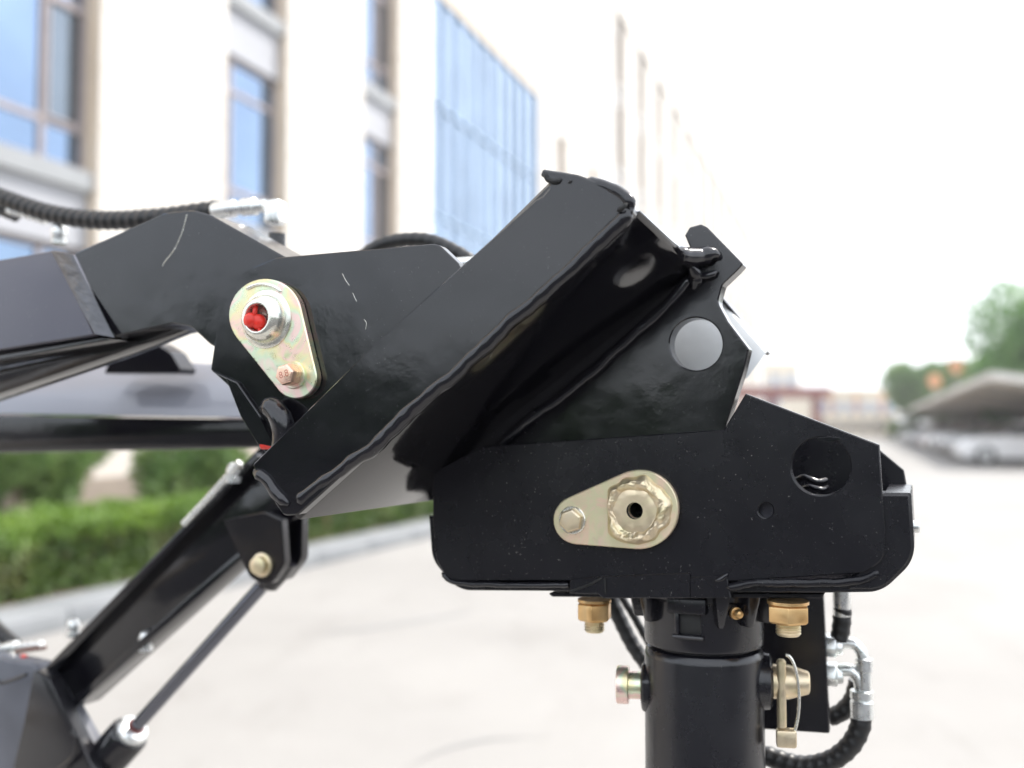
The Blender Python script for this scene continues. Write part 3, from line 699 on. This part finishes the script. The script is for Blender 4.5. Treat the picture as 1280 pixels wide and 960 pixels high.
# fittings on the body
lathe('hydraulic_fitting', M(-10,812,.98), (M(60,804,.98)-M(-10,812,.98)), [(.006,0),(.006,.03),(.008,.031),(.008,.045),(.005,.046),(.005,.09)], CHROME, LD, 14)
lathe('hydraulic_line', M(20,815,.97), (M(80,806,.97)-M(20,815,.97)), [(.0028,0),(.0028,.052)], simple('brown_line', (.16,.08,.06), .5), LD, 10)
lathe('red_cap', M(-8,822,.95), MU, [(.007,0),(.007,.030),(.005,.032)], RED, LD, 14)
lathe('red_cap', M(28,822,.95), MU, [(.004,0),(.004,.006)], RED, LD, 14)
hose('hydraulic_hose', MP([(-30,760,1.02), (0,790,1.02), (18,806,1.02)]), .010, RUBBER, LD)
for px, py, d in ((92,784,.96), (292,590,.93), (182,800,.945)):
    q = M(px, py, d); lathe('grease_nipple', q+Vector((0,0,-.012)), Vector((0,0,1)), [(.009,0),(.009,.006),(.0075,.007),(.0085,.014),(.006,.021),(.002,.023)], CHROME, LD, 16)
tube('steel_pipe', MP([(300,578,.925), (270,612,.925), (230,655,.925)]), .0042, CHROME, LD)
# hoses over the arm
hose('hydraulic_hose', MP([(-60,225,.90), (0,246,.90), (60,266,.90), (120,275,.90), (190,273,.90), (275,262,.91)]), .0108, RUBBER, LD, pitch=.013, amp=.09)
hose('hydraulic_hose', MP([(-60,240,.92), (0,262,.92), (20,270,.92)]), .0075, RUBBER, LD)
q0 = M(12,262,.91); q1 = M(58,277,.91)
lathe('hose_fitting', q0, q1-q0, [(.006,0),(.006,.012),(.0045,.014),(.0045,(q1-q0).length)], CHROME, LD, 16)
lathe('hose_elbow', M(74,304,.91), Vector((0,0,1)), [(.009,0),(.009,.008),(.0095,.009),(.0095,.020),(.007,.024),(.003,.026)], CHROME, LD, 18)
q0 = M(268,263,.90); q1 = M(332,257,.90); L_ = (q1-q0).length
lathe('hose_fitting', q0, q1-q0, [(.0085,0),(.0092,.002),(.0092,L_*.40),(.0075,L_*.42),(.0075,L_*.55),(.0095,L_*.56),(.0095,L_*.80),(.007,L_*.82),(.007,L_)], CHROME, LD, 20)
el = mesh('hose_elbow', *box_geo(M(344,266,.90), MU*.0095, MW*.0095, Vector((0,0,.0135))), CHROME, LD, 30); bevel_me(el, .004, 3)
lathe('hose_adapter', M(346,322,.90), Vector((0,0,1)), [(.0095,0),(.0095,.026)], BLK, LD, 20)
hose('hydraulic_hose', MP([(440,330,.93), (480,305,.93), (530,300,.93), (570,315,.93), (610,342,.93)]), .0075, RUBBER, LD)
q = M(566,330,.90); lathe('hose_fitting', q, MU, [(.006,0),(.006,.03)], CHROME, LD, 14)
# ================================================================== QUICK HITCH FRAME
QH = thing('quick_hitch', 'tilted black quick hitch frame with a long welded channel and yellow zinc pivot plate', 'hitch frame', M(600, 640, .76))
dC = .705
side = [(263,462), (270,415), (283,370,40), (303,340,30), (345,322,30), (547,304,16), (572,328,8), (612,400), (392,592), (350,592), (322,553), (296,492)]
plate('side_plate', side, dC, .012, BLK, QH, holes=[circ(331,396,22)])
# back flange seen below the side plate's left edge
plate('side_plate_lip', [(264,464), (296,478), (325,520), (345,560), (322,556), (300,520), (282,474)], dC-.004, .004, BLK, QH)
weld('weld_seam', MP([(324,512,dC-.010), (338,508,dC-.012), (350,524,dC-.014), (356,548,dC-.014), (352,575,dC-.010)]), .0095, parent=QH, seed=12, lump=.22)
lathe('red_plug', M(328,556,dC), MU, [(.004,0),(.004,.014)], RED, QH, 14)
# channel bar
dD = .680
capP = [(315,581,4), (678,213,5), (684,210), (742,224), (775,236,10), (796,262,8), (374,643,10), (354,645,10)]
capP = [(315,581,4), (470,428), (670,249), (678,245,5), (687,234,5), (684,225,4), (675,219,3), (678,211,3), (722,218), (766,234,14), (796,263,10), (372,644,12), (354,645,10), (330,608)]
plate('end_cap', capP, dD, .012, BLK, QH, bev=.0012)
chan = [(330,580), (690,222), (770,240), (788,262), (368,636), (352,636)]
plate('channel_bar', chan, dD+.010, .24, BLK, QH, bev=.003)
# cable ear on the top corner of the cap
weld('weld_seam', MP([(681,216,dD), (686,224,dD), (695,227,dD-.0005), (703,224,dD-.0003)]), .0020, DARK, parent=QH, seed=5)
weld('weld_seam', MP([(710,229,dD-.0002), (715,226,dD-.0002)]), .0012, DARK, parent=QH, seed=6)
edge = [(778,270), (742,303), (700,340), (655,381), (610,419), (565,462), (520,500), (478,540), (440,570), (410,594), (385,612), (366,622)]
weld('weld_seam', MP([(786,258,dD+.003), (778,275,dD+.003)]+[(x+3, y+5, dD+.004) for x, y in edge[1:]]), .0060, parent=QH, seed=21, lump=.26)
weld('weld_seam', MP([(728,226,dD+.006), (750,231,dD+.005), (771,240,dD+.004), (786,252,dD+.003), (790,266,dD+.003)]), .0050, parent=QH, seed=24, lump=.15)
weld('weld_seam', MP([(318,588,dD), (332,600,dD), (346,620,dD), (362,632,dD)]), .0052, parent=QH, seed=23, lump=.3)
weld('weld_seam', MP([(771,264,dD-.0025), (778,260,dD-.004), (784,254,dD-.0035)]), .0016, DARK, parent=QH, seed=25, lump=.5)  # near-black bead painted in as the shade of a crevice, not a weld
# face plate: runs back across the machine
def along(pxl, d0, d1):
    a = [M(x, y, d0) for x, y in pxl]; return a, [p+MW*(d1-d0) for p in a]
f_, b_ = along([(366,642), (790,266), (800,262), (797,270), (374,650)], dD+.012, dD+.43)
tgt = MP([(505,623,dD+.162), (862,334,dD+.162), (871,329,dD+.162), (868,338,dD+.162), (512,630,dD+.162)])
b_ = [p+(q-p)*(.235/.150) for p, q in zip(f_, tgt)]
prism('face_plate', f_, b_, FACEP, QH, .0012)
# hook plate with hole
dE = .842
hook = [(620,700), (600,575), (552,577), (545,560), (556,535), (800,330), (840,318), (868,322), (856,294), (862,284,3), (876,280,5), (884,284), (929,330,2), (922,338), (903,356,10), (897,378,14), (910,402), (936,436,3), (930,462), (905,540), (880,640)]
plate('hook_plate', hook, dE, .020, BLK, QH, holes=[circ(870,430,33)], bev=.0011)
weld('weld_seam', MP([(596,600,dE), (640,545,dE-.004), (700,498,dE-.004), (760,448,dE-.004), (815,398,dE-.004), (845,368,dE-.004), (862,345,dE-.003)]), .0050, parent=QH, seed=31, lump=.3)
weld('weld_seam', MP([(842,318,.805), (858,322,.822), (876,320,.834), (892,318,.838), (900,324,dE)]), .0080, parent=QH, seed=32, lump=.14)
weld('weld_seam', MP([(862,332,.828), (870,345,dE-.003), (868,362,dE-.001)]), .0062, parent=QH, seed=33, lump=.2)
weld('weld_seam', MP([(868,345,dE-.003), (884,345,dE-.004), (896,338,dE-.003)]), .0038, parent=QH, seed=34, lump=.5)
weld('weld_seam', MP([(925,445,dE+.003), (918,470,dE+.002), (908,505,dE+.002)]), .0016, parent=QH, seed=35, lump=.3)
# far hook plate and cross plate behind the hole
PA, PB, PC = M(895,368,.986), M(958,441,.950), M(790,441,.950); PN = (PB-PA).cross(PC-PA)
def onpl(px, py):
    rr = ray(px, py); O = Vector((0,0,CAMZ)); return O + rr*((PA-O).dot(PN)/rr.dot(PN))
cp = [onpl(*q) for q in ((895,368),(958,441),(933,474),(922,467),(800,467),(800,368))]
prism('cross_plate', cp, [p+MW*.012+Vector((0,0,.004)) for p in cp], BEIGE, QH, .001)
prism('cross_plate_edge', [M(893,366,.975), M(897,364,.975), M(960,440,.975), M(957,444,.975)], [p+MW*.02 for p in [M(893,366,.975), M(897,364,.975), M(960,440,.975), M(957,444,.975)]], BLK, QH, .0005)
# --- upper pivot pin, on its lock plate
LP = plate('lock_plate', teardrop((331,394), 45.5, (369,472), 26.5), dC-.0085, .0082, ZPINK, QH, holes=[circ(331,396,20)], bev=.0010)
d0 = dC-.0085; c = M(333,399,d0); s = scl(333,399,d0)
boss = lathe('pivot_pin', c, -MW, [(36.5*s,0),(37*s,.0008),(36*s,.0016),(31*s,.0018),(30.5*s,.004),(28*s,.0085),(24*s,.0125),(20.5*s,.0142),(17.5*s,.0138),(16.5*s,.012),(16*s,-.004)], ZSIL, QH, 48, smooth=50)
lathe('pin_bore', c, -MW, [(16.2*s,-.012),(16.2*s,-.001),(15*s,-.0005)], ZYEL, boss, 36)
# cap of the grease nipple
q = M(318,401,d0-.010)
v, f = join(lathe_geo(q-MU*.003+MZ*.0005, (-MW-MU*.35), [(.0045,-.008),(.0062,-.006),(.0066,0),(.0062,.003),(.0045,.0052),(.0015,.006)], 22),
            lathe_geo(q+MU*.0028-MZ*.001, (-MW+MU*.2-MZ*.1), [(.005,-.008),(.0066,-.004),(.0066,-.001),(.005,.002),(.0015,.0032)], 22),
            tube_geo(catmull([q-MW*.0+MZ*.004, q+MZ*.009+MU*.0006, q+MZ*.0125+MW*.003-MU*.001], .001), lambda i, s_, a: .0021, 10),
            tube_geo(catmull([q+MU*(.0048*math.cos(a))-MZ*.0075+MZ*(.0052*math.sin(a)) + MW*.001 for a in [math.pi*.05+x*math.pi*1.9/12*-1 for x in range(13)]], .001), lambda i, s_, a: .0016, 10))
mesh('nipple_cap', v, f, RED, boss, 60)
weld('weld_seam', MP([(308,362,d0), (322,356,d0-.0005), (340,357,d0-.0005), (352,364,d0)]), .0016, ZSIL, QH, seed=41)
hexbolt(368,469,d0, 14.0, .0150, ZPINK, zinc('copper_pink_zinc', [(.80,.50,.38), (.86,.58,.46), (.78,.54,.36)], rough=.3), QH, '8.8', rot=.25, wr=1.22)
for pts in ([(428,342), (432,350), (437,357)], [(441,366), (443,371), (446,377)], [(455,399), (458,404), (457,412)]):
    weld('paint_nick', MP([(x, y, dC) for x, y in pts]), .00022, ZSIL, QH, seed=int(pts[0][0]))
# ================================================================== TILT BRACKET (attachment)
TB = thing('swivel_bracket', 'black trough shaped bracket on a round post with zinc pivot plate, nuts and cross pin', 'bracket', M(880, 1000, .93))
dF = .825
front_pl = [(541,590), (603,558), (905,537), (932,492), (1099,556,2), (1106,664), (1106,700,26), (1080,716,14), (990,722), (910,727), (900,726), (560,726), (545,700,16), (541,660)]
plate('side_plate', front_pl, dF, .012, BLKB, TB, holes=[circ(1026,583,37.5,36.5), circ(957,638,9.5), circ(795,638,30)], bev=.0009)
# folded trough behind it
outer = [(536,645), (542,645), (546,700,22), (573,727,12), (1096,727,30), (1130,700,36), (1128,626), (1106,626), (1106,616), (1139,616,3), (1144,700,44), (1102,740,44), (1030,741), (572,738,36), (540,700,40)]
plate('trough', outer, dF+.004, .125, BLKB, TB, bev=.0010)
plate('rear_plate', [(560,602), (618,566), (850,566), (858,660), (950,660), (968,512), (1099,562), (1130,588,5), (1137,628), (1137,700,30), (1100,735), (570,735,30), (545,700)], dF+.132, .010, BLKB, TB, bev=.0009)
# end wall of the trough, right
plate('end_gusset', [(1100,617), (1138,617,4), (1143,698,42), (1104,738,40), (1060,738), (1060,725), (1100,690)], dF+.0025, .040, BLKB, TB, bev=.002)
plate('weld_tab', [(712,724,3), (758,720), (862,716), (862,748), (754,748), (748,743), (712,742)], dF-.003, .012, BLKB, TB, bev=.0008)
plate('weld_tab', [(862,722), (908,718), (914,748), (862,748)], dF-.0015, .010, BLKB, TB, bev=.0008)
weld('weld_seam', MP([(552,716,dF+.002), (572,728,dF+.001), (640,731,dF), (700,731,dF), (712,730,dF+.001)]), .0026, parent=TB, seed=51, lump=.2, mat=WELD)
weld('weld_seam', MP([(908,735,dF), (950,728,dF-.001), (1010,728,dF+.002), (1070,726,dF+.003), (1100,714,dF+.004)]), .0032, parent=TB, seed=52, lump=.3, mat=BLKB)
weld('weld_seam', MP([(893,726,dF-.001), (903,722,dF-.001), (910,717,dF-.001)]), .0024, parent=TB, seed=55, lump=.6)
weld('weld_seam', MP([(712,740,dF-.003), (734,732,dF-.003), (753,722,dF-.003)]), .0012, DARK, parent=TB, seed=56)
weld('weld_seam', MP([(756,722,dF-.0035), (757,742,dF-.0035)]), .0008, DARK, parent=TB, seed=57)
plate('rim_scar', circ(1036,549,16,3,20), dF-.0003, .0008, BLK, TB, bev=.0002)
lathe('side_bolt', M(1143,658,dF+.03), MU, [(.005,-.002),(.005,.003),(.004,.004)], CHROME, TB, 16)
# stray fittings inside, seen through the big hole
tube('inner_fitting', MP([(994,600,dF+.11), (1006,596,dF+.10), (1020,602,dF+.10), (1032,600,dF+.11)]), .0026, WELD, TB, n=12)
tube('inner_fitting', MP([(1000,612,dF+.10), (1012,608,dF+.09), (1026,612,dF+.09), (1034,609,dF+.10)]), .0022, WELD, TB, n=12)
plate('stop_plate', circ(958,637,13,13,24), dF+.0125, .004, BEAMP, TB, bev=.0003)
# pivot pin and lock plate
d1 = dF-.0075
plate('lock_plate', teardrop((798,637), 49.5, (722,650), 30.5), d1, .0072, ZTAN, TB, holes=[circ(795,638,10)], bev=.0009)
def weld_patch():
    c = M(795,638,d1); s = scl(795,638,d1); n, m = 180, 34; vs = []; fs = []
    for j in range(m+1):
        for i in range(n):
            a = 2*math.pi*i/n; oct_ = 26.5+1.6*noise.noise(Vector((math.cos(a)*2.5, math.sin(a)*2.5, 8)))+1.0*math.cos(6*a)
            Ro = 44.5+6*noise.noise(Vector((math.cos(a)*2.2, math.sin(a)*2.2, 3)))+2*math.sin(2*a+.6)
            if math.cos(a) < -.72: Ro = min(Ro, 37.5/abs(math.cos(a)))
            Ro = min(Ro, 48)
            if j <= 2: r = 10.5+(oct_-10.5)*(j/2)*.98; h = .0045
            else:
                t = (j-2)/(m-2); r = oct_+(Ro-oct_)*t
                ca, sa = math.cos(a), math.sin(a); rip = noise.noise(Vector((ca*3.2, sa*3.2, t*1.2)))*1.1+.5*noise.noise(Vector((ca*6+t*2, sa*6-t*2, 9)))+noise.noise(Vector((ca*1.6, sa*1.6, t*2.5+4)))*1.1+noise.noise(Vector((ca*14, sa*14, t*5)))*.22
                h = .0040+math.sin(math.pi*min(1, t*1.02))*.0030*(1+.75*rip)-.0050*t**4
                r += 2.2*noise.noise(Vector((ca*3, sa*3, t*4+5)))*math.sin(math.pi*t)
            vs.append(c+(MU*math.cos(a)+MZ*math.sin(a))*(r*s)-MW*h)
    for j in range(m):
        for i in range(n):
            k = (i+1) % n; fs.append((j*n+i, (j+1)*n+i, (j+1)*n+k, j*n+k))
    return vs, fs
wp = mesh('pin_weld', *weld_patch(), ZYEL, TB, 60)
c = M(795,638,d1); s = scl(795,638,d1)
lathe('pin_bore', c, -MW, [(10.6*s,-.03),(10.6*s,-.0285)], DARK, TB, 30)
v = []; n = 40
for h in (-.03, .0045):
    v += [c+(MU*math.cos(2*math.pi*i/n)+MZ*math.sin(2*math.pi*i/n))*(10.5*s)-MW*h for i in range(n)]
mesh('bore_wall', v, [(i, (i+1) % n, n+(i+1) % n, n+i) for i in range(n)], DARK, TB, 60)
hexbolt(716,650,d1, 15.5, .0085, ZSIL, ZYEL, TB, None, rot=.35, wr=1.12)
# base plate under the trough
plate('base_plate', [(684,741,2), (690,746,4), (1026,748,3), (1032,742,2)], dF+.02, .085, BLKB, TB, bev=.0006)
# post
dP = .895; sP = scl(880, 850, dP); cx = M(880, 850, dP); rP = 73.5*sP
def zof(py, d=dP-.05): return M(880, py, d).z
zc = zof(823, dP-rP); zb0 = zof(747, dP-rP)
axp = Vector((cx.x, cx.y, 0))
lathe('swivel_head', axp, MZ, [(rP*.93, zc+.0016), (rP*.985, zc+.003), (rP, zc+.006), (rP, zb0+.004)], CAST, TB, 64)
lathe('post', axp, MZ, [(rP*.90, .30), (rP*1.0, .31), (rP*1.0, zc-.008), (rP*.985, zc-.004), (rP*.95, zc-.0015), (rP*.86, zc), (rP*.86, zc+.004)], CAST, TB, 64)
# cast webs, notch pocket under the base plate
def onpost(ang_deg, z, r): 
    a = R(ang_deg); d_ = (-axp).normalized(); e = Vector((-d_.y, d_.x, 0))
    return Vector((axp.x, axp.y, z))+(d_*math.cos(a)+e*math.sin(a))*r     # angle 0 faces the viewer, + to the right
def block(name, a, z, r, w, dep, h, mat, taper=1.0):
    p = onpost(a, z, r); o_ = (p-Vector((axp.x, axp.y, z))).normalized(); e = Vector((-o_.y, o_.x, 0))
    vs, fs = box_geo(p, e*w/2, o_*dep/2, MZ*h/2)
    vs = [v if v.z > z else Vector((p.x, p.y, v.z))+(v-Vector((p.x, p.y, v.z)))*taper for v in vs]
    o = mesh(name, vs, fs, mat, TB, 30); bevel_me(o, .002, 2); return o
for a, tp in ((-52, .5), (40, .5), (68, .5), (-80, .5), (14, .35)):
    block('web', a, zb0-.010, rP+.004, .014, .022, .030, CAST, tp)
block('notch_frame', -14, zb0-.007, rP+.002, .034, .012, .014, BLKB)
block('notch_side', -24, zb0-.022, rP+.001, .005, .006, .022, CAST); block('notch_sill', -14, zb0-.034, rP+.001, .028, .006, .004, CAST)
block('notch_pocket', -14, zb0-.022, rP-.0025, .022, .006, .020, DARK)
p = onpost(29, zof(766), rP+.001); lathe('grease_nipple', p, (p-Vector((axp.x, axp.y, p.z))), [(.0052,0),(.0052,.003),(.003,.0035),(.0042,.006),(.003,.009),(.001,.010)], BRASS, TB, 16)
lathe('cast_rib', axp, MZ, [(rP+.0005, zb0-.007),(rP+.004, zb0-.004),(rP+.004, zb0+.006)], CAST, TB, 48)
# nuts under the base plate
def nut(px, py, d, rpx, hpx):
    s = scl(px, py, d); c = M(px, py, d); r = rpx*s
    lathe('washer', c, -MZ, [(r*.95,-.001),(r*.95,.0015)], BRASS, TB, 32)
    h = hpx*s; o = lathe('nut', c, -MZ, [(r*.86,.0015),(r,.0032),(r,h-.0018),(r*.88,h)], BRASS, TB, 6, .25, 20); bevel_me(o, .0006, 2)
    th = [(r*.58,0)]+[(r*(.58 if k % 2 else .53), h+.0012*k) for k in range(8)]+[(r*.48, h+.0105)]
    lathe('stud', c, -MZ, th, ZYEL, TB, 28, smooth=10)
nut(743, 750, .87, 22, 25); nut(985, 752, .85, 27, 26)
# cross pin left
zp = zof(880)
def side_ax(sg):
    d_ = (-axp).normalized(); e = Vector((-d_.y, d_.x, 0)); return e*sg
eL = side_ax(-1); eR = side_ax(1)
if eR.x < 0: eL, eR = eR, eL
cz_ = Vector((axp.x, axp.y, zp)); sp = sP
b_ = lathe('pin_boss', cz_, eL, [(31*sp, rP-.010), (33*sp, rP-.004), (32*sp, rP+.0015), (26*sp, rP+.0030)], CAST, TB, 8, .39, 20); bevel_me(b_, .002, 2)
lathe('cross_pin', cz_, eL, [(17*sp, rP-.004),(17*sp, rP+.014),(22.5*sp, rP+.0142),(23.5*sp, rP+.0148),(23.5*sp, rP+.0240),(22.5*sp, rP+.0250)], ZPINK, TB, 40)
zp2 = zof(866); cz2 = Vector((axp.x, axp.y, zp2))
b_ = lathe('pin_boss', cz2, eR, [(33*sp, rP-.014), (35*sp, rP-.004), (34*sp, rP+.004), (28*sp, rP+.0065)], CAST, TB, 30); 
lathe('cross_pin', cz2, eR, [(21*sp, rP),(21*sp, rP+.020),(14*sp, rP+.037),(12*sp, rP+.038)], ZYEL, TB, 40)
# linch pin
lp = cz2+eR*(rP+.0135)
tv = -(axp.normalized())
lathe('linch_pin', lp-MZ*.036+tv*.012, MZ, [(.004,0),(.004,.056),(.0025,.058)], ZYEL, TB, 16)
lh = mesh('linch_head', *box_geo(lp-MZ*.045+tv*.012+eR*.0035, eR*.0085, tv*.006, MZ*.0075), ZYEL, TB, 30); bevel_me(lh, .002, 2)
ring = [lp+tv*(.013)+eR*(.004+.0105*math.sin(a))+MZ*(-.010+.036*math.cos(a)) for a in [i/20*math.pi*1.02 for i in range(21)]]
tube('linch_ring', ring, .0014, ZSIL, TB, n=10)
# valve plate and hoses on the right
plate('valve_plate', [(945,740), (1029,740), (1037,917,2), (948,911)], .985, .012, BLKR, TB, bev=.001)
HS = TB
dH = 1.0
lathe('hose_ferrule', M(1052,735,dH), -MZ, [(.0085,0),(.0085,.026),(.0075,.028)], CHROME, TB, 18)
hose('hydraulic_hose', MP([(1053,760,dH), (1052,780,dH), (1049,800,dH)]), .0085, RUBBER, TB, pitch=.009)
tube('pipe_elbow', MP([(1036,808,dH), (1050,805,dH), (1066,804,dH), (1076,814,dH), (1079,832,dH)]), .0056, CHROME, TB)
tube('pipe_elbow', MP([(1036,842,dH), (1050,838,dH), (1064,838,dH), (1074,850,dH), (1077,872,dH)]), .0060, CHROME, TB)
for py in (806, 842):
    q = M(1032,py,dH); o = lathe('hex_fitting', q, MU, [(.009,0),(.0115,.001),(.0115,.010),(.009,.011),(.008,.016)], CHROME, TB, 6, .2, 20); bevel_me(o, .001, 2)
lathe('pipe_collar', M(1080,822,dH), -MZ, [(.006,0),(.008,.001),(.008,.012),(.0065,.013),(.0065,.035)], CHROME, TB, 18)
lathe('hose_ferrule', M(1077,862,dH), -MZ, [(.0085,0),(.0105,.001),(.0105,.008),(.009,.009),(.0105,.011),(.0105,.026)], CHROME, TB, 20)
hose('hydraulic_hose', MP([(1078,888,dH), (1074,912,dH), (1060,935,dH), (1035,952,dH), (1000,957,dH), (955,944,dH)]), .0095, RUBBER, TB, pitch=.010)
hose('hydraulic_hose', MP([(1072,852,dH+.03), (1066,874,dH+.03), (1052,890,dH+.03), (1036,897,dH+.03)]), .0085, RUBBER, TB, pitch=.010)
hose('hydraulic_hose', MP([(762,745,1.0), (775,775,1.0), (792,808,1.0), (815,840,1.0)]), .0075, RUBBER, TB, pitch=.011)
hose('hydraulic_hose', MP([(776,745,1.03), (792,770,1.03), (806,795,1.03), (818,815,1.03)]), .0040, RUBBER, TB, pitch=.011)

# ================================================================== HAZE
hz = mesh('haze', *box_geo(Vector((0, 450, 11)), Vector((902,0,0)), Vector((0,952,0)), Vector((0,0,12.1))), None, None, 0); tag(hz, kind='stuff')
hm = bpy.data.materials.new('pale_haze'); hm.use_nodes = True; hn = hm.node_tree; hn.nodes.clear()
pv = hn.nodes.new('ShaderNodeVolumePrincipled'); pv.inputs['Color'].default_value = (.95,.97,1,1); pv.inputs['Density'].default_value = .0011; pv.inputs['Anisotropy'].default_value = .3
ho = hn.nodes.new('ShaderNodeOutputMaterial'); hn.links.new(pv.outputs[0], ho.inputs['Volume']); hz.data.materials.append(hm)
